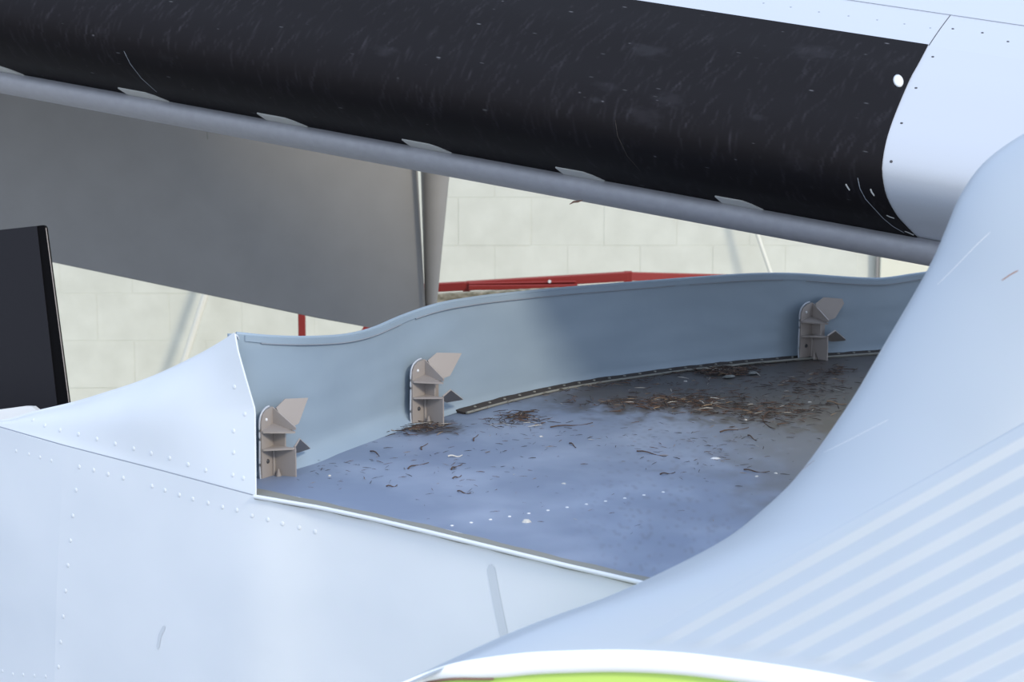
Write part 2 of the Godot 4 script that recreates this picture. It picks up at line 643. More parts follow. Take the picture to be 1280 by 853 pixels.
func tab_at(sec: Array, lift: float) -> Vector3:   # so far up from the lower edge of the section
	for i in range(40, 0, -1):
		var l: float = (sec[i] - sec[i - 1]).length()
		if lift <= l:
			return sec[i].lerp(sec[i - 1], lift / l)
		lift -= l
	return sec[0]

func bottom_u(b: Vector3, px: float) -> float:
	var lo := -0.5
	var hi := 1.5
	for i in 40:
		var m := (lo + hi) / 2
		if proj(b + span * m).x > px:
			lo = m
		else:
			hi = m
	return lo

# a narrow raised line lying on a surface, through pixels
func ribbon(s: Dictionary, px: Array, half: float, high: float, level := false) -> ArrayMesh:
	var pts := []
	var ns := []
	for i in px.size() - 1:
		for k in 5:
			var f := k / 5.0
			var h := hit(s, lerpf(px[i][0], px[i + 1][0], f), lerpf(px[i][1], px[i + 1][1], f))
			if h:
				pts.append(h[0])
				ns.append(h[1])
	var h2 := hit(s, px[-1][0], px[-1][1])
	if h2:
		pts.append(h2[0])
		ns.append(h2[1])
	var mb := MB.new()
	var m := pts.size()
	for i in m:
		var d: Vector3 = (pts[mini(i + 1, m - 1)] - pts[maxi(i - 1, 0)]).normalized()
		var n: Vector3 = ns[i]
		var x := d.cross(n).normalized()
		var w := half * clampf(minf(i + 0.4, m - 0.6 - i), 0.0, 1.0)
		var k := 0.0 if level else 1.0
		var sink := high if level else -0.001
		mb.vert(pts[i] - x * w + n * sink, (n - x * k).normalized())
		mb.vert(pts[i] + n * high, n)
		mb.vert(pts[i] + x * w + n * sink, (n + x * k).normalized())
	for i in m - 1:
		for k in 2:
			var a := i * 3 + k
			mb.tri(a, a + 1, a + 3)
			mb.tri(a + 1, a + 4, a + 3)
	return mb.mesh()

# ---------------------------------------------------------------- hanging flap behind
func flap() -> void:
	var root := thing("wing_flap", "plain matt grey flap hanging below the wing in front of the block wall", "flap", P(300, 250, 7.7))
	var mb := MB.new()
	var off := (cb * Vector3(0, 0, -1)) * 0.05
	prism(mb, [P(-150, 86, 7.5), P(517, 165, 7.6), P(521, 216, 7.62), P(532, 400, 7.75), P(500, 418, 7.78), P(458, 409, 7.78), P(400, 398.5, 7.78), P(65, 328, 7.75), P(-150, 283, 7.72)], off)
	part("flap_panel", mb.mesh(), M["flap paint"], root)
	mb = MB.new()
	bar(mb, P(520.5, 190, 7.6), P(532, 400, 7.74), 0.008, 0.002, Vector3.RIGHT, 0.0)
	part("edge_strip", mb.mesh(), M["flap paint"], root)
	mb = MB.new()
	var a := []
	var r := []
	for i in 9:
		var t := i / 8.0
		a.append(P(lerpf(545.5, 538.0, t), lerpf(170, 400, t), lerpf(7.68, 7.8, t)))
		r.append(lerpf(0.054, 0.0165, t))
	tube(mb, a, r, 24)
	part("trailing_edge", mb.mesh(), M["flap paint"], root).set_meta("label", "rounded tapering grey edge post of the flap")
	mb = MB.new()
	bar(mb, P(258, 150, 7.53), P(259.5, 174, 7.55), 0.004, 0.003, Vector3.RIGHT, 0.0)
	part("panel_seam", mb.mesh(), M.sealant, root)

# ---------------------------------------------------------------- pod with the open bay
var tray := {}
func pod() -> void:
	var root := thing("aircraft_pod", "pale rivetted aircraft pod with an open shallow bay and three metal brackets", "aircraft pod", Q(300, 640, TRAY_Y))
	var rim := [Q(-140, 497, TRAY_Y), Q(-60, 517, TRAY_Y), Q(0, 535, TRAY_Y), Q(40, 547, TRAY_Y), Q(80, 558, TRAY_Y), Q(200, 589, TRAY_Y), Q(320, 621, TRAY_Y), Q(400, 633, TRAY_Y), Q(470, 648, TRAY_Y), Q(546, 666, TRAY_Y), Q(640, 689, TRAY_Y), Q(706, 705, TRAY_Y), Q(811, 729, TRAY_Y), Q(960, 765, TRAY_Y), Q(1100, 800, TRAY_Y)]
	var foot := []
	for i in rim.size():
		var o := Vector3(-0.63, 0, 0.77) * 0.03
		var p: Vector3 = rim[i]
		if i < 4:
			o = [Vector3(-0.30, 0, -0.30), Vector3(-0.22, 0, -0.22), Vector3(-0.14, 0, -0.13), Vector3(-0.09, 0, -0.06)][i]
		elif i == 4:
			o = Vector3(-0.035, 0, 0.02)
		foot.append(p + o + Vector3.DOWN * 0.85)
	# upper seam to the keel: one sheet, turning at the crease near its left end
	var rim_s := rim.slice(4)
	var rows := []
	for j in 13:
		var v := j / 12.0
		var r := []
		for i in range(0, 41):
			var f := i / 40.0
			var a: Vector3 = along(rim_s, f)
			var b: Vector3 = along(foot.slice(4), f)
			r.append(a.lerp(b, v) + Vector3(-0.63, 0, 0.77) * 0.02 * sin(PI * v * 0.8))
		rows.append(r)
	var side := shell(rows, 0.006)
	part("side_skin", side.mesh, M["outer paint"], root)
	rows = []
	for j in 13:
		var v := j / 12.0
		var r := []
		for i in range(0, 25):
			var f := i / 24.0
			var a: Vector3 = smooth_at(rim.slice(0, 5), f)
			var b: Vector3 = smooth_at(foot.slice(0, 5), f)
			r.append(a.lerp(b, v) + Vector3(-0.63, 0, 0.77) * 0.02 * sin(PI * v * 0.8))
		rows.append(r)
	var nose := shell(rows, 0.006)
	part("nose_skin", nose.mesh, M["outer paint"], root).set_meta("label", "front skin of the pod turning away beyond the rivetted crease")
	rows = []
	for j in 7:
		var r := []
		for i in 6:
			var a: Vector3 = rim[0]
			var b: Vector3 = foot[0]
			r.append(a.lerp(b, j / 6.0) + Vector3(0.10, -0.10, -0.14) * (i / 5.0) + Vector3(-0.03, 0, 0) * sin(PI * i / 5.0))
		rows.append(r)
	part("nose_cap", shell(rows, 0.006, Vector3(-9, 1, -2)).mesh, M["outer paint"], root)
	# cheek above the seam, up to the ridge
	var ridge := []
	for q in [[-140, 512, 5.92], [-60, 522, 5.8], [0, 527, 5.68], [45, 515.5, 5.62], [90, 505, 5.56], [130, 493, 5.47], [170, 480, 5.38], [205, 466, 5.30], [250, 444, 5.19], [278, 428, 5.12], [293, 418, 5.085]]:
		ridge.append(P(q[0], q[1], q[2]))
	var seam := [Q(-140, 497, TRAY_Y), Q(-60, 517, TRAY_Y), Q(0, 534, TRAY_Y), Q(80, 557, TRAY_Y), Q(200, 588, TRAY_Y), Q(319, 620, TRAY_Y)]
	var edge := [Vector2(319, 620), Vector2(318.5, 560), Vector2(318, 512), Vector2(307, 475), Vector2(297, 440), Vector2(293, 418)]
	rows = []
	var ridge_s := smooth_line(ridge, 37)
	for j in 29:
		var v := j / 28.0
		var r := []
		for i in 37:
			var f := i / 36.0
			var a: Vector3 = along(seam, f)
			var b: Vector3 = ridge_s[i]
			var p := a.lerp(b, v)
			# bulge towards the viewer so that the ridge turns over
			var high := (b - a).length()
			p += (cb * Vector3(-0.25, 0.35, 1)).normalized() * high * 0.20 * sin(PI * pow(v, 1.3)) * smoothstep(0.0, 0.3, f) * (1.0 - smoothstep(0.70, 1.0, f))
			# the free edge on the right follows its own outline
			var e: Vector2 = along(edge, v)
			var here := proj(p)
			var flat_p := proj(along(seam, 1.0).lerp(ridge_s[36], v))
			p += (P(here.x + e.x - flat_p.x, here.y + e.y - flat_p.y, here.z) - p) * pow(f, 10.0)
			r.append(p)
		rows.append(r)
	var cheek := shell(rows, 0.004)
	part("cheek_skin", cheek.mesh, M["outer paint"], root).set_meta("label", "rivetted raised cheek panel rising to a point at the bay corner")
	var over := []   # the ridge rolls over and runs down behind
	for j in 8:
		var v := j / 7.0
		var r := []
		for i in 37:
			var p: Vector3 = ridge_s[i]
			r.append(p + (cb * Vector3(0.2, 0, -1)).normalized() * 0.10 * sin(PI / 2 * v) * 1.0 + Vector3.DOWN * (0.22 * (1.0 - cos(PI / 2 * v))))
		over.append(r)
	part("ridge_skin", shell(over, 0.004, CAM + Vector3(0, 6, 0)).mesh, M["outer paint"], root)
	# seam groove between cheek and side
	var mb := MB.new()
	var g := []
	var gr := []
	for i in 30:
		g.append(along(seam, lerpf(0.28, 0.995, i / 29.0)) + Vector3(-0.63, 0.3, 0.77) * 0.001)
		gr.append(0.0016)
	tube(mb, g, gr, 6)
	part("lap_seam", mb.mesh(), M.groove, root)
	# rolled bead and sealant along the open edge of the bay
	mb = MB.new()
	g = []
	gr = []
	for i in 40:
		g.append(along([Q(318, 621, TRAY_Y), Q(400, 635, TRAY_Y), Q(470, 650, TRAY_Y), Q(546, 668, TRAY_Y), Q(640, 691, TRAY_Y), Q(706, 707, TRAY_Y), Q(811, 731, TRAY_Y), Q(1100, 802, TRAY_Y)], i / 39.0))
		gr.append(0.0045)
	tube(mb, g, gr, 12)
	part("edge_bead", mb.mesh(), M["outer paint"], root)
	var inner := [Q(322, 611, TRAY_Y), Q(400, 627, TRAY_Y), Q(470, 642.5, TRAY_Y), Q(546, 659, TRAY_Y), Q(640, 682, TRAY_Y), Q(706, 698, TRAY_Y), Q(811, 722, TRAY_Y), Q(1100, 792, TRAY_Y)]
	rows = []
	for j in 4:
		var r := []
		for i in 40:
			var f := i / 39.0
			var a: Vector3 = g[i]
			var b: Vector3 = along(inner, f)
			r.append(a.lerp(b, j / 3.0) + Vector3.UP * 0.001 * sin(i * 1.7))
		rows.append(r)
	part("edge_sealant", shell(rows, 0.006).mesh, M.sealant, root).set_meta("label", "dull olive sealant strip along the edge of the bay floor")
	# ---- bay wall: foot line on the floor, top line from the picture's heights
	var base := [Vector2(290, 597), Vector2(330, 592), Vector2(380, 578), Vector2(430, 558), Vector2(480, 539), Vector2(515, 527), Vector2(560, 517), Vector2(620, 501), Vector2(700, 483), Vector2(790, 469), Vector2(880, 457.5), Vector2(1000, 446.5), Vector2(1100, 439.5), Vector2(1200, 433), Vector2(1420, 424)]
	var topl := [Vector2(294, 418), Vector2(310, 419.5), Vector2(340, 422), Vector2(380, 423), Vector2(420, 421.5), Vector2(445, 418), Vector2(470, 411), Vector2(500, 398), Vector2(530, 387), Vector2(555, 380), Vector2(580, 375.5), Vector2(620, 370), Vector2(700, 362), Vector2(780, 355.5), Vector2(850, 350), Vector2(920, 345), Vector2(960, 343.5), Vector2(1000, 344), Vector2(1050, 347.5), Vector2(1085, 349.5), Vector2(1110, 349), Vector2(1155, 342.5), Vector2(1250, 332), Vector2(1420, 320)]
	var bs := smooth_line(base, 120)
	var ts := smooth_line(topl, 400)
	rows = []
	var wall_foot := []
	var wall_top := []
	for i in 120:
		var b2: Vector2 = bs[i]
		var b := Q(b2.x, b2.y, TRAY_Y)
		# same place on plan, raised until it meets the top line
		var lo := 0.0
		var hi := 0.6
		for k in 30:
			var m := (lo + hi) / 2
			var q := proj(b + Vector3.UP * m)
			if q.y > yat(ts, q.x):
				lo = m
			else:
				hi = m
		wall_foot.append(b)
		wall_top.append(b + Vector3.UP * lo)
	var inward := []
	for i in 120:
		var d: Vector3 = wall_foot[mini(i + 1, 119)] - wall_foot[maxi(i - 1, 0)]
		var n := d.cross(Vector3.UP).normalized()
		if n.dot(CAM - wall_foot[i]) < 0.0:
			n = -n
		inward.append(n)
	for j in 21:
		var v := j / 20.0
		var r := []
		for i in 120:
			var p: Vector3 = wall_foot[i].lerp(wall_top[i], v)
			var s: float = (wall_top[i] - wall_foot[i]).length() * v
			var fil := 0.035 * (1.0 - smoothstep(500.0, 600.0, bs[i].x)) + 0.004   # cove at the foot, wide at the left only
			if s < fil:
				p += inward[i] * fil * pow(1.0 - s / fil, 2.0) * 0.8
			p += inward[i] * 0.003 * noise.get_noise_2d(i * 0.05, v * 2.0)
			r.append(p)
		rows.append(r)
	var bay := shell(rows, 0.012)
	part("bay_wall", bay.mesh, M["inner paint"], root).set_meta("label", "curved upright wall round the back of the bay")
	# rolled lip along the top with a flange and the line under it
	mb = MB.new()
	g = []
	gr = []
	for i in 118:
		g.append(wall_top[i + 1] - inward[i + 1] * 0.004)
		gr.append(0.005)
	tube(mb, g, gr, 10)
	part("rolled_lip", mb.mesh(), M["inner paint"], root)
	rows = []
	for j in 3:
		var r := []
		for i in 116:
			r.append(wall_top[i + 2] + inward[i + 2] * (0.0035 + 0.0005 * sin(i)) + Vector3.DOWN * (0.001 + 0.006 * j))
		rows.append(r)
	part("lip_flange", shell(rows, 0.004).mesh, M["inner paint"], root)
	mb = MB.new()
	for span_x in [[4, 24], [25, 60], [61, 74], [76, 116]]:
		g = []
		gr = []
		for i in range(span_x[0], span_x[1]):
			g.append(wall_top[i] + inward[i] * 0.003 + Vector3.DOWN * 0.0145)
			gr.append(0.0014)
		tube(mb, g, gr, 6)
	part("flange_line", mb.mesh(), M.groove, root)
	# ---- bay floor
	var nx := 200
	var ny := 120
	var cols := []
	rows = []
	for j in ny + 1:
		var v := float(j) / ny
		var r := []
		var c := []
		for i in nx + 1:
			var f := float(i) / nx
			var a: Vector3 = along(inner, f)
			var k := f * 119.0
			var b: Vector3 = wall_foot[int(k)].lerp(wall_foot[mini(int(k) + 1, 119)], k - int(k)) 
			var p := a.lerp(b, v)
			p.y += 0.004 * sin(PI * v) + 0.0025 * noise.get_noise_2d(p.x * 2.4, p.z * 2.4) - 0.001
			r.append(p)
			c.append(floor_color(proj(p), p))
		rows.append(r)
		cols.append(c)
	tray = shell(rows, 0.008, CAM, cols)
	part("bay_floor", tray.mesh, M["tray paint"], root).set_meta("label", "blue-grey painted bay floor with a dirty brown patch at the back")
	# sealed gutter along the foot of the wall
	var g0 := 0
	while bs[g0].x < 566.0:
		g0 += 1
	rows = []
	for j in 3:
		var r := []
		for i in range(g0, 118):
			var dd := 0.004 + 0.015 * j
			r.append(wall_foot[i] + inward[i] * dd + Vector3.UP * (0.006 - 0.001 * j + 0.002 * noise.get_noise_2d(i * 0.7, j)))
		rows.append(r)
	part("gutter_sealant", shell(rows, 0.006).mesh, M["dark sealant"], root)
	mb = MB.new()
	g = []
	gr = []
	for i in range(g0, 118):
		g.append(wall_foot[i] + inward[i] * 0.041 + Vector3.UP * 0.003)
		gr.append(0.0034)
	tube(mb, g, gr, 6)
	part("gutter_bead", mb.mesh(), M.sealant, root)
	var dot := dome(0.0045, 0.003, 8, 2)
	for i in range(g0 + 2, 116, 2):
		part("gutter_rivet", dot, M.sealant, root, Transform3D(Basis(), wall_foot[i] + inward[i] * 0.02 + Vector3.UP * 0.005))
	# ---- rivets
	var head := dome(0.0052, 0.0017, 10, 3)
	var small := dome(0.0042, 0.0013, 10, 3)
	for q in [[20, 564], [36, 568], [50, 572], [64, 576], [82, 580]]:
		rivet(nose, q, small, root)
	for q in [[99, 584], [117, 588], [135, 593], [154, 598], [190, 608], [206, 613], [224, 619], [241, 624], [260, 629], [278, 634], [296, 638], [315, 645], [335, 650], [353, 655], [374, 660], [394, 665]]:
		rivet(side, q, head, root)
	for q in [[95, 613], [91, 645], [88, 676], [85, 707], [82, 739], [79, 771], [76, 803], [73, 834]]:
		if not rivet(side, q, head, root):
			rivet(nose, q, head, root)
	for q in [[3, 839], [16, 843], [29, 844], [43, 845], [57, 846]]:
		rivet(nose, q, small, root)
	for q in [[41, 525], [56, 532], [75, 538], [98, 543], [121, 549], [144, 555], [167, 561], [189, 567], [212, 573], [235, 581], [257, 588], [291, 594], [304, 598], [293, 484], [306, 518], [292, 539], [292, 566]]:
		rivet(cheek, q, head, root)
	for i in 12:
		var q := [lerpf(565, 829, i / 11.0), lerpf(657.5, 615.5, i / 11.0)]
		var h := hit(tray, q[0], q[1])
		if h:
			part("floor_rivet", dot, M["pale mark"], root, stuck(h, -0.0012)).set_meta("label", "pale rivet head in the bay floor")
	# grey rubbed streak and a lick of dirt on the side
	part("streak", ribbon(side, [[613, 706], [618, 735], [624, 765], [632, 803]], 0.011, 0.0006, true), M["streak paint"] if M.has("streak paint") else mat("streak paint", Color(0.52, 0.55, 0.58), 0.6), root)
	part("streak", ribbon(side, [[206, 783], [200, 795], [197, 812]], 0.005, 0.0006, true), M["streak paint"], root)
	# thin plate lying behind the nose
	mb = MB.new()
	prism(mb, [P(-60, 521, 5.95), P(-10, 513.5, 5.95), P(30, 508, 5.95), P(40, 508.5, 5.95), P(47, 514, 5.95), P(30, 540, 5.95), P(-60, 540, 5.95)], cb * Vector3(0, 0, -0.05))
	part("nose_plate", mb.mesh(), M["outer paint"], root)
	# ---- brackets
	bracket(root, bay, Q(337.5, 594, TRAY_Y), 62.0, "front metal bracket at the left corner of the bay", 1.0)
	bracket(root, bay, Q(527.5, 527, TRAY_Y), 51.0, "metal bracket in the middle of the bay wall with dirt at its foot", 1.0)
	bracket(root, bay, Q(1011, 447, TRAY_Y), 40.0, "farthest metal bracket in the shaded part of the bay wall", 1.0)

func rivet(s: Dictionary, q: Array, m: Mesh, root: Node3D) -> bool:
	var h := hit(s, q[0], q[1])
	if h:
		part("rivet", m, M["outer paint"], root, stuck(h))
		return true
	return false

func smooth_at(pts: Array, f: float) -> Vector3:
	var n := pts.size() - 1
	var k := f * n
	var i := mini(int(k), n - 1)
	return pts[i].cubic_interpolate(pts[i + 1], pts[maxi(i - 1, 0)], pts[mini(i + 2, n)], k - i)

func floor_color(q: Vector3, p: Vector3) -> Color:
	var n1 := noise.get_noise_2d(p.x * 3.0, p.z * 3.0)
	var n2 := noise.get_noise_2d(p.x * 14.0 + 50.0, p.z * 9.0)
	var n3 := noise.get_noise_2d(p.x * 60.0, p.z * 40.0)
	var c := Color(0.155, 0.195, 0.28)
	c = c.lerp(Color(0.235, 0.28, 0.375), clampf(0.25 + n1 * 1.1, 0, 1))
	var edge := yat([Vector2(560, 500), Vector2(620, 508), Vector2(740, 514), Vector2(860, 519), Vector2(980, 530), Vector2(1060, 545), Vector2(1200, 560)], q.x)
	var dirt := smoothstep(12.0, -10.0, q.y - edge + n2 * 22.0 + n3 * 8.0) * smoothstep(600.0, 760.0, q.x + n2 * 50.0)
	var left := Vector2((q.x - 525.0) / 60.0, (q.y - 534.0) / 11.0).length() + n2 * 0.7 + n3 * 0.4
	dirt = maxf(dirt, 0.75 * smoothstep(1.1, 0.6, left))
	var spots := smoothstep(0.28, 0.42, n3 + 0.15 * n2) * 0.35 * smoothstep(680.0, 800.0, q.x)
	var cowl_shade := smoothstep(830.0, 980.0, q.x - (q.y - 540.0) * 0.5 + n2 * 60.0) * 0.8  # shadow of the cowling, painted into the floor colour towards the right
	c = c.lerp(Color(0.085, 0.09, 0.105), maxf(cowl_shade, spots))
	return c.lerp(Color(0.052 + 0.02 * n3, 0.044 + 0.016 * n3, 0.038 + 0.013 * n3), clampf(dirt, 0, 1) * 0.92)

# x along the wall to the right, y up, z out from the wall; the foot of the web's wall edge is at the origin
func bracket(root: Node3D, bay: Dictionary, at: Vector3, deg: float, label: String, k: float) -> void:
	var b := Node3D.new()
	var n: int = used.get("bracket", 0)
	used["bracket"] = n + 1
	b.name = "bracket" if n == 0 else "bracket_%03d" % n
	root.add_child(b, true)
	b.set_meta("label", label)
	var a := deg_to_rad(deg)
	var x := Vector3(cos(a), 0, -sin(a))
	var z := Vector3(sin(a), 0, cos(a))
	b.transform = Transform3D(Basis(x, Vector3.UP, z) * Basis.from_scale(Vector3.ONE * k), at - root.position + z * 0.006)
	var V := func(c: Array) -> Vector3: return Vector3(c[0], c[1], c[2])
	var plate := func(called: String, pts: Array, off: Vector3) -> void:
		var mb := MB.new()
		var poly := []
		for q in pts:
			poly.append(Vector3(q[0], q[1], q[2]))
		prism(mb, poly, off)
		put(called, mb.mesh(), M["bare metal"], b)
	plate.call("back_plate", [[-0.045, -0.004, 0], [0.05, -0.004, 0], [0.05, 0.105, 0], [0.03, 0.135, 0], [0.0, 0.152, 0], [-0.022, 0.149, 0], [-0.037, 0.140, 0], [-0.044, 0.124, 0]], Vector3(0, 0, 0.004))
	plate.call("web", [[0, -0.004, 0.003], [0, -0.004, 0.06], [0, 0.066, 0.06], [0, 0.066, 0.034], [0, 0.106, 0.034], [0, 0.106, 0.06], [0, 0.112, 0.061], [0, 0.150, 0.004]], Vector3(0.004, 0, 0))
	for q in [[0.063, 0.0], [0.099, 0.009]]:   # the upper shelf falls towards its free edge
		var y: float = q[0]
		var e: float = q[1]
		plate.call("shelf", [[0.002, y + e * 1.5, 0.003], [-0.044, y + e * 0.45, 0.003], [-0.044, y + e * 0.35, 0.008], [-0.006, y, 0.052], [0.002, y, 0.060]], Vector3(0, 0.004, 0))
	plate.call("upper_fin", [[0.002, 0.150, 0.012], [0.026, 0.166, 0.02], [0.122, 0.150, 0.016], [0.062, 0.106, 0.03], [0.02, 0.103, 0.034], [0.002, 0.112, 0.036]], Vector3(0.001, -0.001, -0.003))
	plate.call("lower_fin", [[0.004, 0.067, 0.058], [0.06, 0.071, 0.034], [0.122, 0.036, 0.020], [0.04, 0.045, 0.038], [0.004, 0.058, 0.05]], Vector3(0.0, 0.003, -0.002))
	var mb := MB.new()
	tube(mb, [Vector3(-0.002, 0, 0.006), Vector3(-0.002, 0.064, 0.006)], [0.0035, 0.0035], 8)
	put("weld_bead", mb.mesh(), M["bare metal"], b)
	mb = MB.new()
	tube(mb, [Vector3(-0.006, -0.004, 0.02), Vector3(-0.006, 0.004, 0.02), Vector3(-0.006, 0.018, 0.02)], [0.009, 0.006, 0.0015], 10)
	put("foot_cone", mb.mesh(), M["bare metal"], b)
	put("bolt", dome(0.0055, 0.003, 8, 2), M["dark screw"], b, Transform3D(Basis(Vector3.RIGHT, Vector3(0, 0, 1), Vector3(0, -1, 0)), Vector3(-0.022, 0.036, 0.004)))
	put("bolt", dome(0.004, 0.003, 8, 2), M["pale mark"], b, Transform3D(Basis(Vector3.RIGHT, Vector3(0, 0, 1), Vector3(0, -1, 0)), Vector3(-0.025, 0.128, 0.004)))
	# pale bead of sealant round the free edge of the back plate
	mb = MB.new()
	var line := [Vector3(-0.046, 0, 0), Vector3(-0.048, 0.03, 0), Vector3(-0.0465, 0.08, 0), Vector3(-0.046, 0.124, 0), Vector3(-0.039, 0.142, 0), Vector3(-0.023, 0.152, 0), Vector3(-0.008, 0.154, 0)]
	tube(mb, smooth_line(line, 20), range(20).map(func(i): return 0.0022), 6)
	put("sealant_bead", mb.mesh(), M["wing paint"], b)

# ---------------------------------------------------------------- cowling in front
func cowling() -> void:
	var root := thing("engine_cowling", "smooth pale blue flared cowling with diagonal bands of light shaped as shallow ribs and a white lip, nearest the viewer", "cowling", P(1000, 760, 3.9))
	var sil := smooth_line([Vector2(470, 872), Vector2(510, 853), Vector2(620, 801), Vector2(720, 762), Vector2(800, 728.5), Vector2(900, 678), Vector2(955, 636), Vector2(1000, 591), Vector2(1060, 507), Vector2(1100, 440), Vector2(1160, 336), Vector2(1182, 287), Vector2(1200, 245), Vector2(1230, 203), Vector2(1280, 167), Vector2(1340, 140), Vector2(1420, 118), Vector2(1560, 96), Vector2(1720, 84)], 161)
	var lip := [Vector2(470, 872), Vector2(510, 853), Vector2(560, 833), Vector2(600, 824), Vector2(650, 817), Vector2(700, 814), Vector2(775, 812.5), Vector2(850, 816), Vector2(925, 825), Vector2(1000, 836), Vector2(1080, 851), Vector2(1200, 880), Vector2(1290, 906)]
	var lip_in := smooth_line(lip, 301)
	var band0 := [Vector2(775, 812.5), Vector2(1280, 530), Vector2(1775, 253)]
	var pitch := 49.0
	var rows := []
	var ns := 241
	var nt := 141
	var s_first := 0.32
	var per := 0.055
	var smax := s_first + per * 10.4
	for a in range(-24, ns):
		var s := smax * absf(a) / (ns - 1)
		var r := []
		var k := (s - s_first) / per
		for j in nt:
			var t := float(j) / (nt - 1)
			var q: Vector2
			if s <= s_first:
				var f := s / s_first
				var b1: Vector2 = along(band0, t)
				var s0: Vector2 = along(sil, t)
				q = s0.lerp(b1, f)
				var lx := lerpf(470, 775, f)
				var l := Vector2(lx, yat(lip_in, lx))
				q += (l - Vector2(470, 872).lerp(Vector2(775, 812.5), f)) * pow(1.0 - t, 5.5)
			else:
				var lx := 775.0 + pitch * k
				var l := Vector2(lx, yat(lip_in, lx))
				q = l + Vector2(1000.0, 1000.0 * (-0.565 + 0.009 * k)) * t
			var f2 := clampf(s / s_first, 0.0, 1.0)
			var round_ := sqrt(1.0 - pow(1.0 - f2, 2.0)) * (1.0 if a >= 0 else -1.0)
			var d := lerpf(3.66, 3.95, t) + 0.17 * lerpf(0.25, 1.0, smoothstep(0.0, 0.24, t)) * (1.0 - round_) - 0.10 * s 
			if k > 0.0:  # ribs added to the shape to stand in for bands of light
				var f3 := fposmod(k, 1.0)
				d -= 0.0044 * (f3 / 0.54 if f3 < 0.54 else (1.0 - f3) / 0.46) * smoothstep(0.0, 0.028, t - 0.004)
			r.append(P(q.x, q.y, d))
		rows.append(r)
	var c := shell(rows, 0.004)
	part("cowling_skin", c.mesh, M["cowling paint"], root)
	# thick white rolled lip along the opening
	var mb := MB.new()
	var g := []
	var gr := []
	for i in 90:
		var x := lerpf(470, 1288, i / 89.0)
		var y := yat(lip_in, x)
		var h := hit(c, x + 1.5, y - 1.5)
		var d: float = proj(h[0]).z if h else 3.7
		g.append(P(x, y + 12.5 * smoothstep(490, 640, x) + 1.5, d - 0.002))
		gr.append(lerpf(0.005, 0.0172, smoothstep(490.0, 640.0, x)))
	tube(mb, g, gr, 16)
	part("rolled_lip", mb.mesh(), M["lip paint"], root).set_meta("label", "thick glossy white lip of the cowling")
	rows = []
	for j in 10:
		var v := j / 9.0
		var r := []
		for i in 90:
			var p: Vector3 = g[i]
			r.append(p + cb * Vector3(0, -0.012 - 0.35 * sin(v * 1.2), -0.004 - 0.30 * (1.0 - cos(v * 1.5))))
		rows.append(r)
	part("inner_liner", shell(rows, 0.004).mesh, M.liner, root).set_meta("label", "bright yellow-green inner surface below the white lip")
	mb = MB.new()
	var g2 := []
	var gr2 := []
	for i in range(3, 17):
		g2.append(g[i] + cb * Vector3(0.0, -gr[i] - 0.0005, 0.003))
		gr2.append(0.0026)
	tube(mb, g2, gr2, 6)
	part("lip_seal", mb.mesh(), M.seal, root)
	# marks on the skin
	part("scratch", ribbon(c, [[1172, 356], [1196, 332], [1218, 309], [1238, 290]], 0.0016, 0.0006), M["pale mark"], root)
	part("scratch", ribbon(c, [[1030, 566], [1060, 551], [1085, 538], [1110, 525]], 0.0014, 0.0005), M["pale mark"], root)
	part("paint_chip", ribbon(c, [[1252, 351], [1262, 344], [1273, 338]], 0.0024, 0.0008), M.seal, root)
	part("scratch", ribbon(c, [[1000, 590], [1010, 582], [1018, 576]], 0.001, 0.0005), M.seal, root)

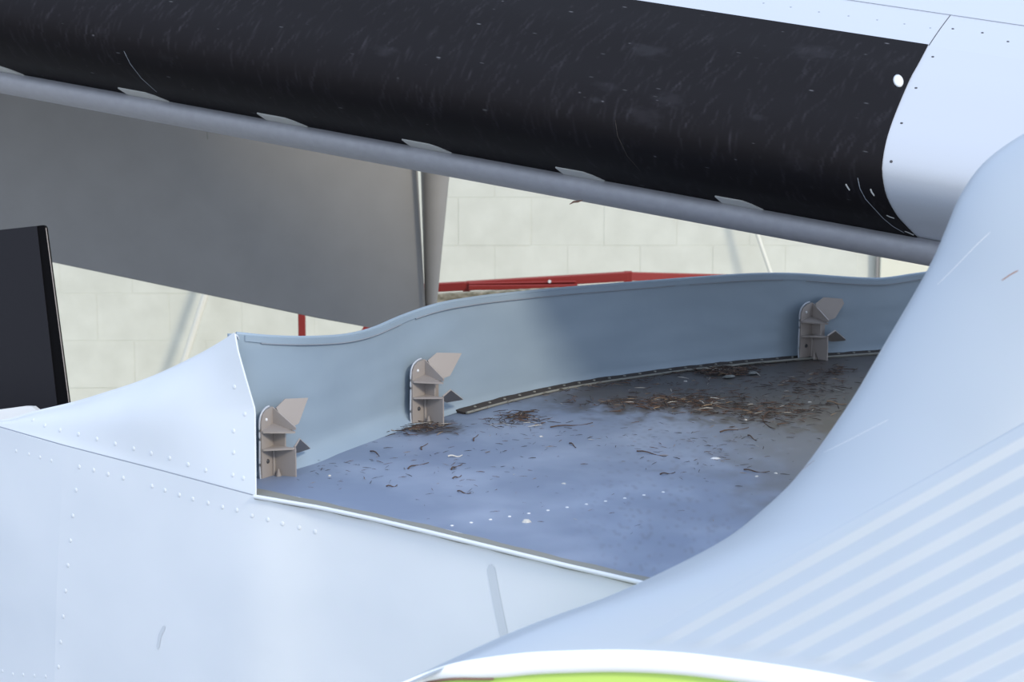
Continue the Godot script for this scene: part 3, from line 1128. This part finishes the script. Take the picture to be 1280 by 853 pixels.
# ---------------------------------------------------------------- things in front of the block wall
func background() -> void:
	# black panel at the left
	var root := thing("black_panel", "tall glossy black panel with a dark edge strip, standing behind the pod nose", "panel", Vector3(P(20, 500, 6.4).x, 0, P(20, 500, 6.4).z))
	var mb := MB.new()
	var back := cb * Vector3(0, 0, -0.03)
	prism(mb, [P(-220, 320, 6.4), P(0, 287.5, 6.4), P(46, 282.5, 6.4), P(73, 520, 6.4), P(73, 760, 6.5), P(-220, 760, 6.5)], back)
	part("face", mb.mesh(), M.black, root)
	mb = MB.new()
	prism(mb, [P(46, 282.5, 6.405), P(55, 281.5, 6.41), P(57, 284, 6.41), P(88, 520, 6.41), P(100, 760, 6.51), P(73, 760, 6.505), P(73, 520, 6.405)], back)
	part("bevelled_edge", mb.mesh(), M["black edge"], root)
	mb = MB.new()
	bar(mb, P(57.5, 285, 6.408), P(88.5, 520, 6.408), 0.003, 0.002, Vector3.RIGHT, 0.0)
	part("edge_wire", mb.mesh(), M["bare metal"], root)
	mb = MB.new()
	var f := P(20, 740, 6.5)
	bar(mb, Vector3(f.x - 0.3, 0.02, f.z), Vector3(f.x + 0.1, 0.02, f.z), 0.5, 0.04)
	bar(mb, Vector3(f.x - 0.1, 0.03, f.z - 0.03), Vector3(f.x - 0.1, 0.6, f.z - 0.03), 0.06, 0.06, Vector3.RIGHT)
	part("foot", mb.mesh(), M["black edge"], root)
	# red frame
	root = thing("red_frame", "red painted angle-iron frame standing by the wall behind the pod", "frame", Vector3(P(680, 400, 8.7).x, 0, P(680, 400, 8.7).z))
	var c0 := P(376.5, 352, 8.9)
	var c1 := P(583, 357.5, 8.72)
	var c2 := P(785, 345.5, 8.72)
	var c3 := P(1100, 353, 9.5)
	var left := P(480, 363, 8.80)
	for seg in [[left, c1, 0.031], [c1, c2, 0.033], [c2, c3, 0.03]]:
		mb = MB.new()
		bar(mb, seg[0], seg[1], 0.03, seg[2])
		part("rail", mb.mesh(), M["red paint"], root)
	mb = MB.new()
	bar(mb, P(586, 359.5, 8.69), P(722, 358.5, 8.69), 0.02, 0.018)
	bar(mb, P(586, 354.5, 8.70), P(720, 352, 8.70), 0.02, 0.006)
	part("brace_bar", mb.mesh(), M["red paint"], root)
	for q in [c1 + Vector3(0, 0.014, 0), c2 + Vector3(0, 0.018, 0), c0]:
		mb = MB.new()
		bar(mb, q, Vector3(q.x, 0.0, q.z), 0.026, 0.026 if q != c2 + Vector3(0, 0.018, 0) else 0.03, Vector3.RIGHT)
		part("leg", mb.mesh(), M["red paint"], root)
	mb = MB.new()
	bar(mb, P(480, 372, 8.80), P(442, 440, 8.80), 0.02, 0.026, Vector3.RIGHT)
	bar(mb, left, c0, 0.02, 0.02)
	part("diagonal_brace", mb.mesh(), M["red paint"], root)
	mb = MB.new()
	tube(mb, [P(687, 352, 8.70), P(687, 352, 8.68)], [0.006, 0.006], 10)
	part("bolt", mb.mesh(), M["pale mark"], root)
	# weathered boards under it
	root = thing("timber_board", "weathered grey-brown board lying along the foot of the red frame", "board", Vector3(P(640, 372, 9.0).x, 0, P(640, 372, 9.0).z))
	mb = MB.new()
	bar(mb, P(500, 374.5, 8.64), P(700, 365, 8.64), 0.03, 0.03)
	part("plank", mb.mesh(), M.timber, root)
	mb = MB.new()
	bar(mb, P(725, 362, 8.64), P(812, 354.5, 8.64), 0.03, 0.02)
	part("plank", mb.mesh(), M.timber, root)
	for x in [620.0, 770.0]:
		mb = MB.new()
		var q := P(x, 372, 8.64)
		bar(mb, Vector3(q.x, 0, q.z), Vector3(q.x, q.y - 0.03, q.z), 0.05, 0.05, Vector3.RIGHT)
		part("prop", mb.mesh(), M.timber, root)
	# pale poles leaning on the wall
	leaning("white pole leaning on the block wall beside the black panel", Vector2(234, 445), Vector2(258.5, 369), 0.0145)
	leaning("thin white pole leaning on the wall under the wing end", Vector2(962.5, 341), Vector2(947, 297), 0.008)

func leaning(label: String, a: Vector2, b: Vector2, r: float) -> void:
	var p := onz(a.x, a.y, -9.72)
	var q := onz(b.x, b.y, -9.76)
	var d := (q - p) / (q.y - p.y)
	var low := p - d * p.y
	var top := q + d * (1.5 - q.y)
	low.z = -9.62
	top.z = -9.76
	var o := thing("leaning_pole", label, "pole", low)
	var mb := MB.new()
	tube(mb, [low, top], [r, r], 14)
	part("shaft", mb.mesh(), M["pole paint"], o)
	mb = MB.new()
	tube(mb, [top, top + (top - low).normalized() * 0.02], [r * 1.12, r * 0.9], 14)
	part("end_cap", mb.mesh(), M["wall cream"], o)

# ---------------------------------------------------------------- debris lying in the bay
func twig_mesh(a: Vector3, b: Vector3, r: float, bend: float) -> ArrayMesh:
	var mb := MB.new()
	var side := (b - a).cross(Vector3.UP).normalized()
	var pts := []
	var rr := []
	for i in 7:
		var t := i / 6.0
		pts.append(a.lerp(b, t) + side * bend * sin(PI * t) * (b - a).length() + Vector3.UP * (r + 0.002 * sin(2.2 * PI * t)))
		rr.append(r * (1.0 - 0.55 * t))
	tube(mb, pts, rr, 6)
	return mb.mesh()

func litter() -> void:
	for q in [[510, 587, 536, 580, "hooked dark twig on the open bay floor left of the pale wood sliver"], [564, 588, 578, 582, "short straight dark twig just in front of the pale wood sliver"],
		[572, 615, 589, 618, "dark twig lying closest behind the row of floor rivets"], [483, 609, 497, 608, "short curled twig near the front edge of the bay, right of the front bracket"],
		[463, 565, 474, 572, "forked crooked twig between the front and the middle bracket"], [527, 563, 535, 556, "stubby dark twig directly in front of the middle bracket's foot"],
		[592, 552, 598, 545, "curled twig just below the loose pile of litter right of the middle bracket"], [712, 555, 720, 561, "small slanting twig alone below the long curved twig"],
		[688, 535, 741, 530, "longest twig, thin and curved, to the right of the loose pile of litter"], [900, 541, 936, 536, "arched brown twig just in front of the dark dirty patch"],
		[825, 594, 844, 592, "short thick dark twig nearest the right end of the rivet row"], [796, 565, 833, 572, "long faint twig left of the bright white flake"],
		[935, 545, 946, 552, "small bent twig between the arched brown twig and the cowling"], [930, 588, 962, 591, "thin dark twig lying against the cowling outline behind the rivet row"],
		[962, 515, 969, 538, "twig pointing at the viewer on the front rim of the dirty patch"], [566, 599, 577, 596, "tiny twig between the rivet row and the short straight twig"]]:
		var a := hit(tray, q[0], q[1])
		var b := hit(tray, q[2], q[3])
		if a and b:
			var o := put("twig", twig_mesh(Vector3.ZERO, b[0] - a[0], 0.0017, rng.randf_range(-0.15, 0.15)), M.twig, null, Transform3D(Basis(), a[0]))
			tag(o, q[4], "twig", "dry twigs scattered on the bay floor")
	for q in [[1034, 503, 1058, 507, "long tan twig on the dirty bay floor beside the cowling edge"], [560, 572, 578, 571, "pale bleached sliver of wood on the bay floor below the middle bracket"]]:
		var a := hit(tray, q[0], q[1])
		var b := hit(tray, q[2], q[3])
		if a and b:
			var o := put("twig" if q[0] > 1000 else "wood_sliver", twig_mesh(Vector3.ZERO, b[0] - a[0], 0.0024, 0.05), M.chip if q[0] < 1000 else mat("tan twig", Color(0.24, 0.16, 0.10), 0.8), null, Transform3D(Basis(), a[0]))
			tag(o, q[4], "twig" if q[0] > 1000 else "wood")
	# flakes and small stones
	var stone := flake(0.011, 0.008, 0.006)
	var chip := flake(0.0125, 0.007, 0.003)
	var h := hit(tray, 658, 653)
	if h:
		tag(put("pebble", stone, M.chip, null, stuck(h)), "small pale pebble beside the row of rivets near the bay edge", "pebble")
	h = hit(tray, 894, 573.5)
	if h:
		tag(put("paint_flake", chip, M["pale mark"], null, stuck(h)), "bright white flake alone in the middle of the bay floor", "flake")
	for q in [[932, 525, "pale fleck on the front rim of the dark dirty patch"], [946, 596, "left one of two pale flecks beside the cowling outline"], [970, 592, "right one of two pale flecks, almost touching the cowling outline"],
		[676, 546, "lone pale fleck in front of the long curved twig"], [412, 595, "pale fleck right of the front bracket"], [1012, 503, "pale fleck in the dirty patch left of the tan twig"], [705, 605, "small pale crumb behind the middle of the rivet row"], [857, 477, "pale crumb near the gutter left of the clump of debris"]]:
		var a := hit(tray, q[0], q[1])
		if a:
			var o := put("pale_fleck", flake(0.006, 0.004, 0.002), M.chip, null, stuck(a, 0.0, rng.randf() * 3.0))
			tag(o, q[2], "fleck", "pale flecks scattered on the bay floor")
	for q in [[941, 468.5, "grey dead leaf in the clump of debris, nearest the far bracket"], [912, 473, "grey dead leaf at the front of the clump of debris under the bay wall"]]:
		var a := hit(tray, q[0], q[1])
		if a:
			tag(put("dead_leaf", flake(0.02, 0.012, 0.004), M.leaf, null, stuck(a, 0.004, 0.4)), q[2], "leaf")
	# what nobody could count: needles, crumbs and bits of leaf, thick along the back
	var mm := MultiMesh.new()
	mm.transform_format = MultiMesh.TRANSFORM_3D
	mm.use_colors = true
	var one := MB.new()
	tube(one, [Vector3(-0.5, 0, 0), Vector3(-0.1, 0.06, 0.05), Vector3(0.5, 0, 0)], [0.05, 0.09, 0.03], 5)
	mm.mesh = one.mesh()
	var placed := []
	var zones := [   # centre x, y, half width, half height (pixels on the floor as photographed), how many, how large
		[525, 535, 50, 8, 150, 0.014], [640, 526, 44, 10, 90, 0.016], [655, 519, 25, 5, 60, 0.018], [910, 464, 34, 5, 300, 0.02], [860, 503, 80, 12, 330, 0.017], [790, 503, 90, 10, 130, 0.015],
		[960, 515, 80, 16, 300, 0.015], [1010, 480, 70, 22, 170, 0.015], [880, 485, 170, 20, 220, 0.012], [1045, 464, 20, 5, 50, 0.016], [800, 474, 230, 7, 120, 0.013], [900, 560, 110, 40, 130, 0.009],
		[560, 580, 170, 50, 100, 0.009], [700, 545, 150, 30, 80, 0.009], [420, 590, 60, 20, 30, 0.009], [700, 640, 200, 40, 30, 0.007]]
	for z in zones:
		for i in z[4]:
			var px: float = z[0] + z[2] * clampf(rng.randfn(0.0, 0.5), -1.2, 1.2)
			var py: float = z[1] + z[3] * clampf(rng.randfn(0.0, 0.5), -1.2, 1.2)
			if z[0] == 800:
				py = yat([Vector2(560, 519), Vector2(700, 486), Vector2(880, 461), Vector2(1030, 447)], px) + rng.randf_range(0, 5)
			var p := Q(px, py, TRAY_Y + 0.004)
			placed.append([p, z[5] * rng.randf_range(0.5, 1.5)])
	var good := []
	var poly := PackedVector2Array()
	for i in range(0, 201, 4):
		var v: Vector3 = tray.rows[0][i]
		poly.append(Vector2(v.x, v.z))
	for i in range(200, -1, -4):
		var v: Vector3 = tray.rows[117][i]
		poly.append(Vector2(v.x, v.z))
	for p in placed:
		if Geometry2D.is_point_in_polygon(Vector2(p[0].x, p[0].z), poly):
			good.append(p)
	mm.instance_count = good.size()
	for i in good.size():
		var s: float = good[i][1]
		var b := Basis(Vector3.UP, rng.randf() * TAU) * Basis(Vector3(1, 0, 0), rng.randf_range(-0.5, 0.5)) * Basis(Vector3(0, 0, 1), rng.randf_range(-0.15, 0.15))
		var thick := rng.randf_range(0.5, 1.3)
		mm.set_instance_transform(i, Transform3D(b * Basis.from_scale(Vector3(s * 1.6, s * 0.62 * thick, s * 0.62 * thick)), good[i][0] + Vector3.UP * rng.randf_range(0.0, 0.002)))
		var tone := rng.randf()
		mm.set_instance_color(i, Color(0.04, 0.028, 0.023) if tone < 0.62 else Color(0.10, 0.055, 0.036) if tone < 0.90 else Color(0.26, 0.18, 0.11) if tone < 0.96 else Color(0.4, 0.38, 0.34))
	var l := MultiMeshInstance3D.new()
	l.name = "leaf_litter"
	l.multimesh = mm
	l.material_override = M.litter
	l.cast_shadow = GeometryInstance3D.SHADOW_CASTING_SETTING_ON
	add_child(l)
	tag(l, "brown crumbled leaf litter and needles strewn thickest along the back of the bay", "leaf litter")
	l.set_meta("kind", "stuff")

func flake(rx: float, rz: float, high: float) -> ArrayMesh:
	var mb := MB.new()
	var ring := []
	for k in 8:
		var a := TAU * k / 8.0
		var w := rng.randf_range(0.75, 1.1)
		ring.append(Vector3(cos(a) * rx * w, 0, sin(a) * rz * w))
	var tip := Vector3(rx * 0.1, high, 0)
	for k in 8:
		var a: Vector3 = ring[k]
		var b: Vector3 = ring[(k + 1) % 8]
		var a2 := a * 0.6 + Vector3.UP * high * 0.85
		var b2 := b * 0.6 + Vector3.UP * high * 0.85
		mb.flat([a, b, b2, a2], ((a + b) + Vector3.UP * rx).normalized())
		mb.flat([a2, b2, tip], Vector3.UP)
	return mb.mesh()
